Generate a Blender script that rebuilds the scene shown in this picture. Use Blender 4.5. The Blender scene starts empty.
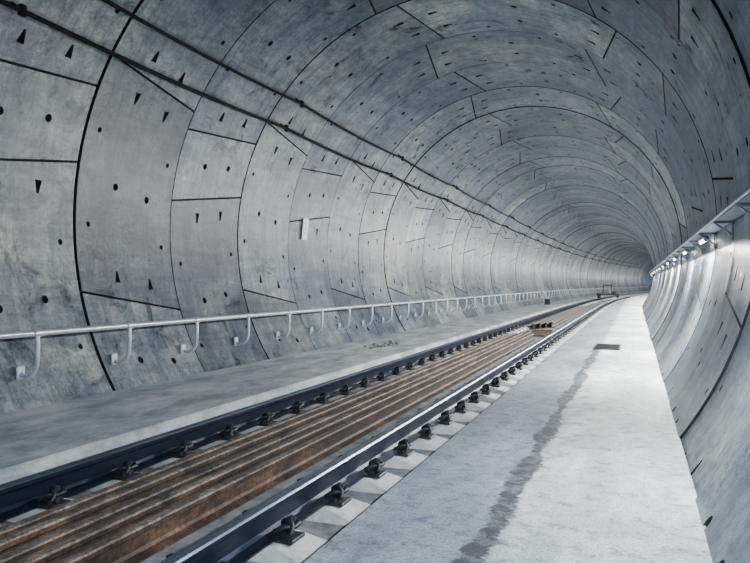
import bpy, math, random
from mathutils import Vector, Matrix
from mathutils.geometry import delaunay_2d_cdt
random.seed(7)
D2R=math.pi/180
CX,CZ,R=-2.43,1.93,3.37
W=1.69
S_BEND,RB=35.0,500.0
S0,S1=-9.11,190.0

def path(s):
    if s<=S_BEND: return 0.0,s,0.0
    a=(s-S_BEND)/RB
    return RB*(1-math.cos(a)), S_BEND+RB*math.sin(a), a
def P(s,x,z):
    px,py,a=path(s)
    return (px+x*math.cos(a), py-x*math.sin(a), z)
def stations(s0,s1):
    out=[s0]; s=s0
    while s<s1-1e-6:
        s=min(s1, s+ (4.0 if s<S_BEND else 2.5)); out.append(s)
    return out

# ---------------------------------------------------------------- materials
def new_mat(name):
    m=bpy.data.materials.new(name); m.use_nodes=True
    nt=m.node_tree; b=nt.nodes['Principled BSDF']
    return m,nt,b
def N(nt,t,**kw):
    n=nt.nodes.new(t)
    for k,v in kw.items(): setattr(n,k,v)
    return n
def ramp(nt,fac,stops):
    r=nt.nodes.new('ShaderNodeValToRGB'); e=r.color_ramp.elements
    e[0].position=stops[0][0]; e[0].color=(*stops[0][1],1)
    e[1].position=stops[-1][0]; e[1].color=(*stops[-1][1],1)
    for p,c in stops[1:-1]:
        k=e.new(p); k.color=(*c,1)
    nt.links.new(fac,r.inputs[0]); return r.outputs[0]
def noise(nt,vec,scale,detail=6,rough=.6,dist=0):
    n=N(nt,'ShaderNodeTexNoise'); n.inputs['Scale'].default_value=scale
    n.inputs['Detail'].default_value=detail; n.inputs['Roughness'].default_value=rough
    n.inputs['Distortion'].default_value=dist
    nt.links.new(vec,n.inputs['Vector']); return n.outputs['Fac']
def mapping(nt,vec,sc):
    m=N(nt,'ShaderNodeMapping'); m.inputs['Scale'].default_value=sc
    nt.links.new(vec,m.inputs['Vector']); return m.outputs[0]
def mult(nt,a,b,fac=1.0,mode='MULTIPLY'):
    m=N(nt,'ShaderNodeMix',data_type='RGBA',blend_type=mode); 
    m.inputs[0].default_value=fac if not hasattr(fac,'links') else 1
    if hasattr(fac,'links'): nt.links.new(fac,m.inputs[0])
    for i,v in ((6,a),(7,b)):
        if hasattr(v,'links'): nt.links.new(v,m.inputs[i])
        else: m.inputs[i].default_value=(*v,1)
    return m.outputs[2]
def math_(nt,op,a,b=None,c=None,clamp=False):
    m=N(nt,'ShaderNodeMath',operation=op); m.use_clamp=clamp
    for i,v in enumerate((a,b,c)):
        if v is None: continue
        if hasattr(v,'links'): nt.links.new(v,m.inputs[i])
        else: m.inputs[i].default_value=v
    return m.outputs[0]
def bump(nt,b,h,st,dist=.02):
    n=N(nt,'ShaderNodeBump'); n.inputs['Strength'].default_value=st; n.inputs['Distance'].default_value=dist
    nt.links.new(h,n.inputs['Height']); nt.links.new(n.outputs[0],b.inputs['Normal'])

def mat_lining():
    m,nt,b=new_mat('lining_concrete')
    pos=N(nt,'ShaderNodeNewGeometry').outputs['Position']
    n1=noise(nt,pos,.6,5,.6,.3)
    n2=noise(nt,mapping(nt,pos,(1.2,11,1.2)),1.0,7,.7)
    n3=noise(nt,pos,28,5,.8)
    n4=noise(nt,pos,1.9,10,.76,1.0)
    n5=noise(nt,mapping(nt,pos,(6,3,.5)),1.2,6,.7,.3)
    n6=noise(nt,mapping(nt,pos,(.8,.9,7)),1.0,8,.72,.5)
    n7=noise(nt,pos,11,8,.8,.5)
    c=ramp(nt,n1,[(.34,(.105,.145,.19)),(.5,(.235,.262,.285)),(.64,(.375,.378,.352))])
    c=mult(nt,c,ramp(nt,n2,[(.36,(.45,.52,.62)),(.5,(1,1,1)),(.64,(1.25,1.25,1.22))]),.8)
    c=mult(nt,c,ramp(nt,n5,[(.37,(.5,.56,.64)),(.5,(1,1,1)),(.64,(1.5,1.47,1.42))]),.65)
    c=mult(nt,c,ramp(nt,n6,[(.38,(.45,.5,.6)),(.5,(1,1,1)),(.63,(1.35,1.35,1.3))]),.65)
    c=mult(nt,c,ramp(nt,n4,[(.39,(.2,.26,.34)),(.47,(1,1,1)),(.60,(1,1,1)),(.67,(1.7,1.66,1.58))]),.85)
    c=mult(nt,c,ramp(nt,n7,[(.38,(.55,.58,.64)),(.5,(1,1,1)),(.64,(1.18,1.18,1.18))]),.65)
    c=mult(nt,c,ramp(nt,n3,[(.36,(.45,.48,.53)),(.54,(1.1,1.1,1.1))]),.7)
    at=N(nt,'ShaderNodeAttribute',attribute_name='tone')
    c=mult(nt,c,at.outputs['Color'])
    oi=N(nt,'ShaderNodeObjectInfo')
    c=mult(nt,c,ramp(nt,oi.outputs['Random'],[(0,(.66,.72,.81)),(1,(1.25,1.22,1.15))]))
    nt.links.new(c,b.inputs['Base Color'])
    r=ramp(nt,n4,[(.3,(.24,)*3),(.7,(.42,)*3)]); nt.links.new(r,b.inputs['Roughness'])
    b.inputs['Specular IOR Level'].default_value=.6
    h=math_(nt,'ADD',math_(nt,'MULTIPLY',n3,.3),math_(nt,'ADD',n4,math_(nt,'MULTIPLY',n7,.3))); bump(nt,b,h,.42,.016)
    return m
def mat_simple(name,c0,c1,scale,rough,metal=0,bs=.2,stretch=(1,1,1),spec=.5,lo=.32,hi=.68):
    m,nt,b=new_mat(name)
    pos=N(nt,'ShaderNodeNewGeometry').outputs['Position']
    v=mapping(nt,pos,stretch)
    n=noise(nt,v,scale,8,.75,.2)
    nt.links.new(ramp(nt,n,[(lo,c0),(hi,c1)]),b.inputs['Base Color'])
    b.inputs['Roughness'].default_value=rough; b.inputs['Metallic'].default_value=metal
    b.inputs['Specular IOR Level'].default_value=spec
    bump(nt,b,noise(nt,v,scale*3,5,.7),bs,.01)
    return m
def mat_rust(name,dark,mid,light):
    m,nt,b=new_mat(name)
    pos=N(nt,'ShaderNodeNewGeometry').outputs['Position']
    n1=noise(nt,mapping(nt,pos,(1,.5,1)),5,8,.75,.4)
    n2=noise(nt,pos,38,5,.75)
    c=ramp(nt,n1,[(.34,dark),(.5,mid),(.66,light)])
    c=mult(nt,c,ramp(nt,n2,[(.38,(.35,.36,.4)),(.6,(1.2,1.17,1.15))]))
    nt.links.new(c,b.inputs['Base Color']); b.inputs['Roughness'].default_value=.6; b.inputs['Metallic'].default_value=.25
    bump(nt,b,n2,.5,.006)
    return m
def mat_walk():
    m,nt,b=new_mat('walkway_concrete')
    pos=N(nt,'ShaderNodeNewGeometry').outputs['Position']
    sp=N(nt,'ShaderNodeSeparateXYZ'); nt.links.new(pos,sp.inputs[0]); X,Y=sp.outputs[0],sp.outputs[1]
    n1=noise(nt,mapping(nt,pos,(1,.35,1)),1.8,8,.7,.6)
    n2=noise(nt,pos,7,10,.8,.3)
    n3=noise(nt,pos,60,5,.85)
    c=ramp(nt,n1,[(.34,(.31,.37,.42)),(.5,(.53,.57,.60)),(.66,(.80,.81,.81))])
    c=mult(nt,c,ramp(nt,n2,[(.39,(.34,.40,.47)),(.48,(1,1,1)),(.66,(1.2,1.2,1.18))]),.85)
    c=mult(nt,c,ramp(nt,n3,[(.39,(.33,.36,.40)),(.52,(1.12,1.12,1.12))]),.85)
    wob=noise(nt,pos,.9,4,.6)
    wob2=noise(nt,pos,7,6,.75)
    xs=math_(nt,'ADD',X,math_(nt,'ADD',math_(nt,'MULTIPLY',math_(nt,'SUBTRACT',wob,.5),.16),math_(nt,'MULTIPLY',math_(nt,'SUBTRACT',wob2,.5),.18)))
    side=math_(nt,'MULTIPLY_ADD',xs,10,6.8,clamp=True)
    c=mult(nt,c,ramp(nt,side,[(0,(.56,.62,.69)),(1,(1.18,1.18,1.15))]))
    d=math_(nt,'ABSOLUTE',math_(nt,'ADD',xs,.68))
    wid=noise(nt,mapping(nt,pos,(0,1,0)),.8,4,.6)
    wv=math_(nt,'MULTIPLY_ADD',wid,.30,-.08)
    wv=math_(nt,'MAXIMUM',wv,.028)
    st=math_(nt,'SUBTRACT',1,math_(nt,'DIVIDE',d,wv),clamp=True)
    yw=math_(nt,'MULTIPLY',math_(nt,'MULTIPLY_ADD',Y,.6,-.9,clamp=True),math_(nt,'MULTIPLY_ADD',Y,-.25,3.9,clamp=True))
    patch=ramp(nt,n2,[(.42,(.3,)*3),(.52,(1,)*3)])
    fx=math_(nt,'MULTIPLY',math_(nt,'MULTIPLY',st,yw,clamp=True),4.0,clamp=True)
    fx=math_(nt,'MULTIPLY',fx,patch)
    m2=N(nt,'ShaderNodeMix',data_type='RGBA',blend_type='MIX')
    nt.links.new(math_(nt,'MULTIPLY',fx,.95),m2.inputs[0]); nt.links.new(c,m2.inputs[6]); m2.inputs[7].default_value=(.012,.018,.032,1)
    nt.links.new(m2.outputs[2],b.inputs['Base Color'])
    b.inputs['Roughness'].default_value=.55
    bump(nt,b,math_(nt,'ADD',n2,math_(nt,'MULTIPLY',n3,.5)),.9,.016)
    return m
M_LIN=mat_lining()
M_DARK=mat_simple('gasket_and_drain_shade',(.004,.006,.010),(.010,.012,.018),8,.9)
M_POCKET=mat_simple('bolt_pocket',(.01,.012,.018),(.035,.04,.045),10,.85)
M_WALK=mat_walk()
M_WALKL=mat_simple('walkway_concrete_dusty',(.27,.325,.375),(.70,.73,.74),2.6,.65,0,.7,(1,.5,1),lo=.38,hi=.61)
M_BED=mat_simple('trackbed_concrete',(.06,.075,.095),(.32,.34,.36),5,.85,0,.6)
M_SLP=mat_simple('sleeper_concrete',(.42,.45,.48),(.80,.81,.81),6,.75,0,.4)
M_RAIL=mat_simple('rail_steel',(.008,.014,.035),(.035,.05,.09),7,.32,.7,.3,(1,.2,1))
M_RAILTOP=mat_simple('rail_head_polished',(.07,.10,.16),(.24,.29,.37),3,.3,.85,.05,(1,.1,1))
M_RUST=mat_rust('rusty_steel',(.007,.007,.011),(.055,.034,.025),(.19,.105,.055))
M_RUSTTOP=mat_rust('rusty_steel_highlight',(.05,.044,.045),(.18,.14,.115),(.40,.34,.30))  # paler rust: highlight and sheen of the rail tops put into the colour
M_CLIP=mat_simple('fastening_iron',(.015,.018,.025),(.07,.08,.095),20,.42,.6,.3)
M_GALV=mat_simple('galvanised_steel',(.50,.56,.63),(.80,.84,.88),14,.3,.5,.08)
M_TRAY=mat_simple('dull_galvanised_steel',(.16,.19,.23),(.34,.38,.43),14,.4,.8,.08)
M_CABLE=mat_simple('cable_rubber',(.003,.004,.006),(.009,.010,.013),20,.7,0,.1,(1,1,1),.2)
M_WHITE=mat_simple('white_enamel',(.82,.82,.82),(.9,.9,.9),10,.4,0,.02)
M_INK=mat_simple('sign_ink',(.06,.06,.07),(.1,.1,.1),10,.5)
M_WOOD=mat_simple('old_timber',(.04,.03,.025),(.16,.115,.08),8,.8,0,.4)
M_GREYP=mat_simple('grey_paint',(.12,.12,.12),(.2,.2,.19),8,.45)
def mat_emit():
    m,nt,b=new_mat('lamp_tube'); b.inputs['Base Color'].default_value=(.9,.9,.9,1)
    b.inputs['Emission Color'].default_value=(.97,.98,1,1); b.inputs['Emission Strength'].default_value=45
    return m
M_LAMP=mat_emit()

# ---------------------------------------------------------------- mesh helpers
class MB:
    def __init__(s): s.v=[]; s.f=[]; s.m=[]; s.sm=[]
    def add(s,verts,faces,mi=0,smooth=False):
        o=len(s.v); s.v+= [tuple(v) for v in verts]
        for f in faces: s.f.append(tuple(i+o for i in f)); s.m.append(mi); s.sm.append(smooth)
    def box(s,c,d,mi=0,bev=0,taper=1.0):
        x,y,z=[k/2 for k in d]; b=min(bev,x*.9,y*.9,z*.9)
        def ringv(hx,hy,zz):
            if b<=0: return [(-hx,-hy,zz),(hx,-hy,zz),(hx,hy,zz),(-hx,hy,zz)]
            return [(-hx+b,-hy,zz),(hx-b,-hy,zz),(hx,-hy+b,zz),(hx,hy-b,zz),(hx-b,hy,zz),(-hx+b,hy,zz),(-hx,hy-b,zz),(-hx,-hy+b,zz)]
        if b<=0: rings=[ringv(x,y,-z),ringv(x*taper,y*taper,z)]
        else: rings=[ringv(x,y,-z),ringv(x*taper,y*taper,z-b),ringv(x*taper-b*.9,y*taper-b*.9,z)]
        n=len(rings[0]); vs=[]; fs=[]
        for r in rings: vs+=[(c[0]+p[0],c[1]+p[1],c[2]+p[2]) for p in r]
        for k in range(len(rings)-1):
            for i in range(n):
                j=(i+1)%n; fs.append((k*n+i,k*n+j,(k+1)*n+j,(k+1)*n+i))
        fs.append(tuple(range(n))[::-1]); fs.append(tuple((len(rings)-1)*n+i for i in range(n)))
        s.add(vs,fs,mi)
    def tube(s,pts,r,mi=0,n=8,caps=True):
        pts=[Vector(p) for p in pts]; vs=[]; fs=[]; prev=None
        for i,p in enumerate(pts):
            t=(pts[min(i+1,len(pts)-1)]-pts[max(i-1,0)]).normalized()
            if prev is None:
                a=Vector((0,0,1)) if abs(t.z)<.9 else Vector((1,0,0))
                u=t.cross(a).normalized()
            else: u=(prev-t*prev.dot(t)).normalized()
            prev=u; w=t.cross(u)
            for k in range(n):
                an=2*math.pi*k/n; vs.append(p+u*r*math.cos(an)+w*r*math.sin(an))
        for i in range(len(pts)-1):
            for k in range(n):
                j=(k+1)%n; fs.append((i*n+k,i*n+j,(i+1)*n+j,(i+1)*n+k))
        s.add(vs,fs,mi,True)
        if caps: s.add([vs[k] for k in range(n)],[tuple(range(n))[::-1]],mi); s.add([vs[-n+k] for k in range(n)],[tuple(range(n))],mi)
    def sweep(s,prof,s0,s1,mi=0,seg_m=None,smooth=False):
        st=stations(s0,s1); n=len(prof); o0=len(s.v)
        for t in st: s.v+=[P(t,x,z) for x,z in prof]
        for k in range(n):
            j=(k+1)%n
            mm=mi if seg_m is None else seg_m(k)
            for i in range(len(st)-1):
                s.f.append((o0+i*n+k,o0+(i+1)*n+k,o0+(i+1)*n+j,o0+i*n+j)); s.m.append(mm); s.sm.append(smooth)
        s.f.append(tuple(o0+i for i in range(n))); s.m.append(mi); s.sm.append(False)
        L=(len(st)-1)*n
        s.f.append(tuple(o0+L+i for i in range(n))[::-1]); s.m.append(mi); s.sm.append(False)
    def mesh(s,name,mats,fix=True):
        me=bpy.data.meshes.new(name); me.from_pydata(s.v,[],s.f)
        for m in mats: me.materials.append(m)
        me.polygons.foreach_set('material_index',s.m); me.polygons.foreach_set('use_smooth',s.sm)
        me.update()
        if fix:
            import bmesh
            bm=bmesh.new(); bm.from_mesh(me); bmesh.ops.recalc_face_normals(bm,faces=bm.faces); bm.to_mesh(me); bm.free()
        return me
def obj(name,me,loc=(0,0,0),rot=(0,0,0),parent=None,scale=None):
    o=bpy.data.objects.new(name,me); bpy.context.collection.objects.link(o)
    o.location=loc; o.rotation_euler=rot
    if scale: o.scale=scale
    if parent: o.parent=parent
    return o
def empty(name,loc=(0,0,0)):
    o=bpy.data.objects.new(name,None); bpy.context.collection.objects.link(o); o.location=loc; o.empty_display_size=.2; return o
def place(name,me,s,x,z,parent,scale=None):
    px,py,a=path(s); l=P(s,x,z)
    return obj(name,me,l,(0,0,-a),parent,scale)

# ---------------------------------------------------------------- lining rings
def inpoly(p,poly):
    c=False; n=len(poly)
    for i in range(n):
        a=poly[i]; b=poly[i-1]
        if (a[1]>p[1])!=(b[1]>p[1]) and p[0]<(b[0]-a[0])*(p[1]-a[1])/(b[1]-a[1])+a[0]: c=not c
    return c
def ring_mesh(name,joints,seed):
    rnd=random.Random(seed)
    V=[];F=[];MI=[];RAD=[];TONE=[]
    def pt(u,v,r):
        ph=u/R; return (CX-r*math.cos(ph), v-W/2, CZ+r*math.sin(ph))
    def addv(u,v,r):
        V.append(pt(u,v,r)); return len(V)-1
    for (a0,a1),(b0,b1) in zip(joints[:-1],joints[1:]):
        t=rnd.choice([.5,.68,.85,1.0,1.0,1.12,1.25,.8])
        tone=(t*(.95 if t<.9 else 1.0),t,t*(1.06 if t<.9 else .96))
        A0,A1,B0,B1=[k*D2R*R for k in (a0,a1,b0,b1)]
        def bnd(e):
            pts=[]; lo=lambda v:A0+(A1-A0)*v/W+e; hi=lambda v:B0+(B1-B0)*v/W-e
            n=max(3,int((B0-A0)/R/D2R/3)); v0,v1=e,W-e
            for i in range(5): v=v0+(v1-v0)*i/5; pts.append((lo(v),v))
            for i in range(n): pts.append((lo(v1)+(hi(v1)-lo(v1))*i/n,v1))
            for i in range(5): v=v1+(v0-v1)*i/5; pts.append((hi(v),v))
            for i in range(n): pts.append((hi(v0)+(lo(v0)-hi(v0))*i/n,v0))
            return pts
        B=bnd(.013)
        holes=[]
        um=lambda v,f:(A0+(A1-A0)*v/W)*(1-f)+(B0+(B1-B0)*v/W)*f
        span=(B0-A0)/R/D2R
        def circ(u,v,r): holes.append(([(u+r*math.cos(k*math.pi/6),v+r*math.sin(k*math.pi/6)) for k in range(12)],.09))
        def tri(u,v,s,h=.07,w=.045): 
            holes.append(([(u-s*h,v-w),(u-s*h,v+w),(u+s*h,v+w*.3),(u+s*h,v-w*.3)],.05))
        for v in (W*.36,W*.70):
            circ(um(v,.5),v,.044)
            if span>30:
                tri(um(v,0)+.27,v,1); tri(um(v,1)-.27,v,-1)
        if span>30:
            for f in (.3,.7):
                circ(um(.2,f),.2,.032); circ(um(W-.2,f),W-.2,.032)
        pts=[Vector(p) for p in B]; ed=[(i,(i+1)%len(B)) for i in range(len(B))]
        for h,dp in holes:
            o=len(pts); pts+=[Vector(p) for p in h]; ed+=[(o+i,o+(i+1)%len(h)) for i in range(len(h))]
        nphi=int(span/3)
        for i in range(1,nphi):
            for j in range(1,6):
                v=W*j/6; p=(um(v,i/nphi),v)
                if all(not inpoly(p,[(hx+(hx-sum(q[0] for q in h)/len(h))*.3,hy+(hy-sum(q[1] for q in h)/len(h))*.3) for hx,hy in h]) for h,_ in holes):
                    pts.append(Vector(p))
        r=delaunay_2d_cdt(pts,ed,[],1,1e-5)
        base=len(V)
        for p in r[0]: addv(p.x,p.y,R)
        for f in r[2]:
            c=(sum(r[0][i].x for i in f)/len(f),sum(r[0][i].y for i in f)/len(f))
            if any(inpoly(c,h) for h,_ in holes): continue
            a,b_,c_=[r[0][i] for i in f[:3]]
            if (b_-a).cross(c_-a)<0: f=f[::-1]
            F.append(tuple(base+i for i in f)); MI.append(0); RAD.append(True); TONE.append(tone)
        def strip(l0,l1,mi,rev=False):
            n=len(l0)
            for i in range(n):
                j=(i+1)%n; q=(l0[i],l0[j],l1[j],l1[i])
                F.append(q if rev else q[::-1]); MI.append(mi); RAD.append(False); TONE.append(tone)
        b0_=[addv(u,v,R) for u,v in B]; b1_=[addv(u,v,R+.008) for u,v in bnd(.010)]; b2_=[addv(u,v,R+.06) for u,v in bnd(.010)]
        strip(b0_,b1_,1); strip(b1_,b2_,1)
        for h,dp in holes:
            cu=sum(q[0] for q in h)/len(h); cv=sum(q[1] for q in h)/len(h)
            sc=.8
            l0=[addv(u,v,R) for u,v in h]; l1=[addv(cu+(u-cu)*sc,cv+(v-cv)*sc,R+dp) for u,v in h]
            strip(l0,l1,2,True)
            F.append(tuple(l1)); MI.append(2); RAD.append(False); TONE.append(tone)
    me=bpy.data.meshes.new(name); me.from_pydata(V,[],F)
    for m in (M_LIN,M_DARK,M_POCKET): me.materials.append(m)
    me.polygons.foreach_set('material_index',MI); me.polygons.foreach_set('use_smooth',RAD)
    at=me.attributes.new('tone','FLOAT_COLOR','FACE')
    for i,t in enumerate(TONE): at.data[i].color=(*t,1)
    me.update()
    p=me.polygons[0]; c=p.center
    if p.normal.dot(Vector((CX-c.x,0,CZ-c.z)))<0: me.flip_normals()
    nrm=[]
    for p in me.polygons:
        for li in p.loop_indices:
            if RAD[p.index]:
                co=me.vertices[me.loops[li].vertex_index].co
                # normals tilted as if segments were slightly dished along the tunnel axis
                nrm.append(Vector((CX-co.x,-.06*R*(co.y/(W/2))**3,CZ-co.z)).normalized())
            else: nrm.append(Vector((0,0,0)))
    me.normals_split_custom_set(nrm)
    return me
JE=[(-42,-38),(7,11),(23.5,25.5),(76,71.5),(120.5,125.5),(174,170),(217,222),(236,234)]
JO=[(-40,-43),(-13.5,-18),(32,27.5),(77,81.5),(131,126),(145,148),(198,193.5),(232,235)]
ringsE=[ring_mesh('lining_ring_a%d'%i,JE,10+i) for i in range(4)]
ringsO=[ring_mesh('lining_ring_b%d'%i,JO,30+i) for i in range(4)]
lining=empty('wall_tunnel_lining')
s_edge=6.09; k0=-9; k=k0
while True:
    sc=s_edge+W*(k+.5)
    if sc>S1: break
    lst=ringsO if k%2==0 else ringsE
    me=lst[(k//2)%4] if random.random()<.7 else random.choice(lst)
    f=1+random.uniform(-.005,.005)
    px,py,a=path(sc)
    o=obj('lining_ring',me,parent=lining)
    o.matrix_world=Matrix.Translation((px,py,0))@Matrix.Rotation(-a,4,'Z')@Matrix.Translation((CX,0,CZ))@Matrix.Diagonal((f,1,f,1))@Matrix.Translation((-CX,0,-CZ))
    k+=1
mb=MB()
st=stations(s_edge+W*k0,S1); n=64; vs=[];fs=[]
for t in st:
    for q in range(n+1):
        ph=(-60+300*q/n)*D2R; vs.append(P(t,CX-(R+.055)*math.cos(ph),CZ+(R+.055)*math.sin(ph)))
for i in range(len(st)-1):
    for q in range(n): fs.append((i*(n+1)+q,i*(n+1)+q+1,(i+1)*(n+1)+q+1,(i+1)*(n+1)+q))
mb.add(vs,fs,0,True)
obj('lining_backing',mb.mesh('lining_backing',[M_DARK],False),parent=lining)

# ---------------------------------------------------------------- floor
def swept(name,prof,mats,s0=S0,s1=S1,seg_m=None,parent=None,smooth=False):
    mb=MB(); mb.sweep(prof,s0,s1,0,seg_m,smooth); return obj(name,mb.mesh(name,mats),parent=parent)
swept('floor',[(-3.9,-.11),(-1.2,-.11),(-1.2,-.6),(-3.9,-.6)],[M_BED])
swept('floor_walkway',[(-1.38,-.005),(-1.375,0),(.335,0),(.1,-.4),(-1.38,-.4)],[M_WALK])
swept('floor_walkway',[(-5.255,.08),(-3.70,.075),(-3.68,.06),(-3.68,-.4),(-4.9,-.4)],[M_WALKL])

# ---------------------------------------------------------------- track
track=empty('railway_track')
def railprof(x0,z0,s=1.0):
    h=[(-.070,0),(.070,0),(.070,.010),(.020,.026),(.009,.045),(.009,.115),(.020,.128),(.036,.134),(.036,.158),(.029,.168),(0,.172),(-.029,.168),(-.036,.158),(-.036,.134),(-.020,.128),(-.009,.115),(-.009,.045),(-.020,.026),(-.070,.010)]
    return [(x0+x*s,z0+z*s) for x,z in h]
XL,XR=-3.25,-1.74
for x in (XL,XR):
    swept('rail',railprof(x,-.042),[M_RAIL,M_RAILTOP],seg_m=lambda k:1 if k in (8,9,10,11) else 0,parent=track)
def sleeper():
    mb=MB()
    for x0,x1 in ((-3.50,-2.99),(-1.99,-1.40)):
        zt,zb=-.045,-.12; w=.13
        if x1>-2: prof=[(x0-.03,zb),(x0,zt),(x1-.24,zt),(x1,zt-.05),(x1+.01,zb)]
        else: prof=[(x0-.02,zb),(x0-.02,zt-.055),(x0+.12,zt),(x1,zt),(x1+.03,zb)]
        vs=[]
        for sg_ in (-1,1):
            for px,pz in prof:
                hw = w+.05 if pz<=zb+.001 else (w-.0)
                vs.append((px,sg_*hw,pz))
        n=len(prof); fs=[tuple(range(n)),tuple(range(n,2*n))[::-1]]+[(i,(i+1)%n,n+(i+1)%n,n+i) for i in range(n)]
        mb.add(vs,fs,0)
    return mb.mesh('sleeper_blocks',[M_SLP])
def fastening():
    mb=MB()
    mb.box((0,0,-.037),(.34,.15,.016),0,.004)
    for sx in (-1,1):
        mb.box((sx*.095,0,-.018),(.05,.09,.035),0,.008)
        pts=[]
        for i in range(15):
            t=i/14*1.55*math.pi-.3
            pts.append((sx*(.115+.045*math.cos(t)),-.065+.13*i/14,.014+.035*math.sin(t)))
        mb.tube(pts,.013,0,7)
        mb.tube([(sx*.06,-.06,.0),(sx*.12,-.065,.035),(sx*.16,-.03,.028),(sx*.16,.03,.028),(sx*.11,.065,.035),(sx*.06,.06,0)],.013,0,7)
        mb.tube([(sx*.125,0,-.03),(sx*.125,0,.07)],.014,0,6)
        mb.tube([(sx*.125,0,.045),(sx*.125,0,.065)],.026,0,6)
    return mb.mesh('fastening',[M_CLIP])
SL,FA=sleeper(),fastening()
s=-1.2
while s<110:
    place('sleeper_blocks',SL,s,0,0,track)
    if s<70:
        place('fastening',FA,s,XL,0,track); place('fastening',FA,s,XR,0,track)
    s+=.62
bundle=empty('stacked_rusty_rails')
xs=[-2.87,-2.725,-2.58,-2.435,-2.29]
tm=lambda k:1 if k in (8,9,10,11) else 0
for i,x in enumerate(xs):
    sc_=.90+.07*(i%2)
    mb=MB(); mb.sweep(railprof(0,0,sc_),-2,17.2+random.uniform(-.4,.4),0,tm)
    me=mb.mesh('rusty_rail',[M_RUST,M_RUSTTOP]); obj('rusty_rail',me,(x,0,-.108),(0,0,random.uniform(-.0006,.0006)),bundle)
for i,x in enumerate(xs[:4]):
    swept('rusty_rail',railprof(x+.05,-.108,.95),[M_RUST,M_RUSTTOP],s0=21+.3*i,s1=39+.2*i,seg_m=tm,parent=bundle)
pl=empty('timber_planks')
for i in range(4):
    mb=MB(); mb.box((0,0,0),(.85-.1*i,.2,.05),0,.006); me=mb.mesh('plank',[M_WOOD])
    o=place('plank',me,18.2+.62*i,-2.55+.04*i,-.083,pl); o.rotation_euler[2]+=(-.12,.06,.1,-.05)[i]

# ---------------------------------------------------------------- left handrail
hr=empty('handrail')
HX,HZ=-5.2,.775
mb=MB(); mb.tube([P(t,HX,HZ) for t in stations(-8,120)],.029,0,14); obj('top_tube',mb.mesh('top_tube',[M_GALV]),parent=hr)
mb=MB()
zd=-.42; zw=HZ+zd; xw=CX-math.sqrt(R*R-(zw-CZ)**2); ex=xw-HX
pts=[(0,0,-.02),(.005,0,-.12),(.0,0,-.22)]
rr=.14
for i in range(1,11):
    a=i/10*math.pi*.60; pts.append((-rr*(1-math.cos(a)),0,-.25-rr*1.15*math.sin(a)))
pts.append((ex-.01,0,-.375))
mb.tube(pts,.022,0,12)
mb.tube([(0,-.05,0),(0,.05,0)],.038,0,14)
mb.box((ex+.004,0,-.375),(.025,.09,.12),0,.006)
BR=mb.mesh('bracket',[M_GALV])
s=5.0-1.26*8
while s<110:
    place('bracket',BR,s,HX,HZ,hr); s+=1.26

# ---------------------------------------------------------------- right wall service run
run=empty('cable_tray')
tx=.84; tz=1.86
mb=MB(); mb.sweep([(tx-.09,tz),(tx+.08,tz),(tx+.08,tz+.05),(tx+.074,tz+.05),(tx+.074,tz+.006),(tx-.084,tz+.006),(tx-.084,tz+.05),(tx-.09,tz+.05)],-8,130,0)
obj('tray',mb.mesh('tray',[M_TRAY]),parent=run)
mb=MB()
for dx,r in ((-.05,.02),(.0,.024),(.045,.018)):
    mb.tube([P(t,tx+dx,tz+.01+r) for t in stations(-8,130)],r,0,8)
obj('cables',mb.mesh('cables',[M_CABLE]),parent=run)
mb=MB(); mb.tube([P(t,tx-.11,tz+.01) for t in stations(-8,130)],.018,0,10)
obj('conduit',mb.mesh('conduit',[M_TRAY]),parent=run)
mb=MB(); mb.box((0,0,-.012),(.2,.04,.02),0,.004); mb.tube([(-.08,0,-.02),(.07,0,-.14)],.01,0,6); mb.box((.075,0,-.09),(.02,.05,.2),0,.004)
TB=mb.mesh('tray_bracket',[M_TRAY])
s=-7.4
while s<125:
    place('tray_bracket',TB,s,tx,tz,run); s+=W
mb=MB(); mb.box((0,0,0),(.07,.7,.04),0,.01); 
for sy in (-1,1): mb.box((0,sy*.32,-.03),(.04,.03,.04),0,.004)
mb.tube([(0,-.31,-.038),(0,.31,-.038)],.013,1,10)
LM=mb.mesh('lamp_batten',[M_GREYP,M_LAMP])
lampset=empty('fluorescent_lamps')
pos=[-5.3,-1.9,1.5,4.6]+[9.9+W*2*i for i in range(9)]+[9.9+W*18+W*3*i for i in range(19)]
for s in pos:
    L=place('lamp_batten',LM,s,tx-.02,tz-.05,lampset)
    ld=bpy.data.lights.new('tube_light','AREA'); ld.shape='RECTANGLE'; ld.size=.62; ld.size_y=.06
    far=s>9
    ld.energy=(270 if s<39 else 300 if s<75 else 190) if far else 105; ld.color=(1.0,.985,.95) if far else (.90,.96,1.0)
    lo=bpy.data.objects.new('tube_light',ld); bpy.context.collection.objects.link(lo); lo.parent=L
    d=(Vector((-.60,0,-.80)) if far else Vector((-.50,0,-.87))).normalized()
    z=-d; x=Vector((0,1,0)); y=z.cross(x)
    lo.matrix_local=Matrix.Translation((-.02,0,-.07))@Matrix((x,y,z)).transposed().to_4x4()

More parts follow.
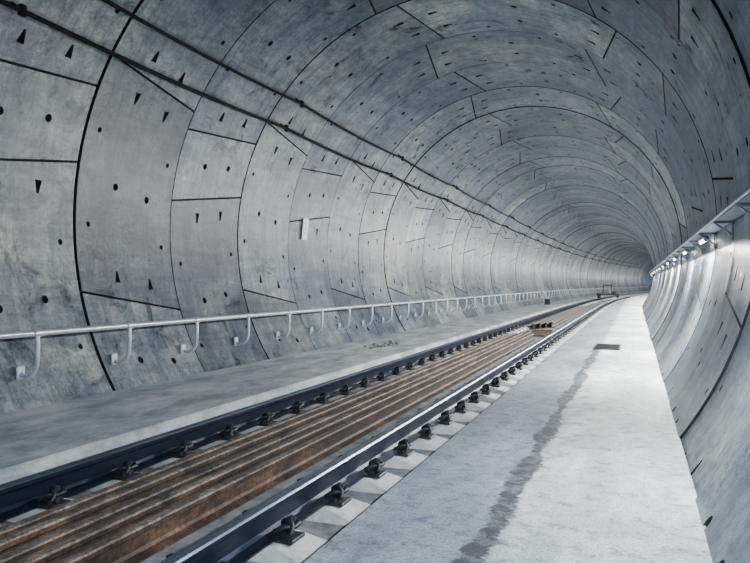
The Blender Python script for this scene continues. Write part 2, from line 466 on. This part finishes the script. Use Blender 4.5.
# ---------------------------------------------------------------- overhead cables on the left haunch
cab=empty('overhead_cable')
def wallpt(x,off):
    z=CZ+math.sqrt(R*R-(x-CX)**2); d=Vector((CX-x,CZ-z)).normalized(); return x+d.x*off,z+d.y*off
for j,(wx,r) in enumerate(((-5.26,.025),(-4.98,.021))):
    x0,z0=wallpt(wx,.14); pts=[]; span=W*3; t=-8
    while t<110:
        fr=((t+.3)%span)/span; sag=.05*4*fr*(1-fr); pts.append(P(t,x0,z0-sag)); t+=span/6
    mb=MB(); mb.tube(pts,r,0,8); obj('cable_line',mb.mesh('cable_line',[M_CABLE]),parent=cab)
    mb=MB(); mb.box((0,0,0),(.05,.07,.10),0,.01); d=Vector((CX-x0,0,CZ-z0)).normalized()
    mb.tube([(0,0,.0),tuple(-d*.15)],.014,0,8)
    me=mb.mesh('cable_hanger',[M_CABLE]); t=-8+((8-.3)%span)
    while t<110:
        place('cable_hanger',me,t,x0,z0,cab); t+=span

# small white panel on the left wall
sg=empty('wall_label')
mb=MB(); mb.box((0,0,0),(.012,.22,.40),0,.003)
for q in range(3): mb.box((.007,-.0,.10-.09*q),(.003,(.07,.04,.06)[q],.014),1)
o=obj('plate',mb.mesh('plate',[M_WHITE,M_INK]),parent=sg); zz=2.25
xx=CX-math.sqrt(R*R-(zz-CZ)**2)
sg.location=P(11.75,xx+.035,zz); sg.rotation_euler=(0,math.asin((zz-CZ)/R),0)

# drain grate in the walkway
mb=MB(); 
mb.box((0,0,.006),(.46,1.1,.008),1)  # near-black sheet paints the shade of the pit below the bars
for sx in (-1,1): mb.box((sx*.22,0,.012),(.03,1.12,.02),0)
for sy in (-1,1): mb.box((0,sy*.55,.012),(.46,.03,.02),0)
for q in range(13): mb.box((0,-.48+.08*q,.014),(.42,.02,.014),0)
obj('drain_grate',mb.mesh('drain_grate',[M_CLIP,M_DARK]),(-.5,14.3,0.0))

# track trolley in the distance
tr=empty('track_trolley',P(58,-2.49,.13)); tr.rotation_euler=(0,0,-path(58)[2])
mb=MB(); mb.box((0,0,.28),(1.7,2.0,.09),0,.02)
for sx in (-.72,.72):
    for sy in (-.7,.7):
        mb.tube([(sx-.04,sy,.16),(sx+.04,sy,.16)],.16,2,18); mb.tube([(sx-.06*(1 if sx>0 else -1)-.01,sy,.16),(sx-.06*(1 if sx>0 else -1)+.01,sy,.16)],.18,2,18)
for sx in (-.3,.3): mb.tube([(sx,-.9,.3),(sx,-.9,1.0),(sx,-.8,1.05)],.03,0,8)
mb.tube([(-.3,-.9,1.0),(.3,-.9,1.0)],.03,0,8)
mb.box((-.2,.2,.48),(.6,.9,.3),1,.04); mb.box((.4,.1,.42),(.3,.6,.2),0,.03)
obj('trolley_body',mb.mesh('trolley_body',[M_CLIP,M_GREYP,M_RAIL]),parent=tr)

mb=MB()
for q in range(26):
    y=random.gauss(0,.35); x=random.gauss(0,.1); r=random.uniform(.012,.05)
    mb.box((x,y,r*.5),(r*2,r*1.6,r),0,r*.3,.7)
obj('concrete_rubble',mb.mesh('concrete_rubble',[M_BED]),P(12.3,-4.4,.079))
mb=MB(); mb.box((0,0,.14),(.3,.4,.28),0,.03); mb.box((0,0,.29),(.33,.44,.03),0,.01); mb.tube([(0,.2,.14),(0,.6,.05),(-.2,1.2,.03)],.03,0,8)
obj('equipment_box',mb.mesh('equipment_box',[M_CLIP]),P(40,-4.6,.081))

# ---------------------------------------------------------------- world and camera
w=bpy.data.worlds.new('world'); bpy.context.scene.world=w; w.use_nodes=True
bg=w.node_tree.nodes['Background']; bg.inputs[0].default_value=(.14,.32,.75,1); bg.inputs[1].default_value=1.5
cam=bpy.data.cameras.new('camera'); co=bpy.data.objects.new('camera',cam); bpy.context.collection.objects.link(co)
cam.sensor_width=36; cam.lens=700/750*36; cam.clip_end=500; cam.clip_start=.02
th=math.atan(260/700)
co.location=(0,0,1.23); co.rotation_euler=(math.pi/2+.0035,0,th)
bpy.context.scene.camera=co
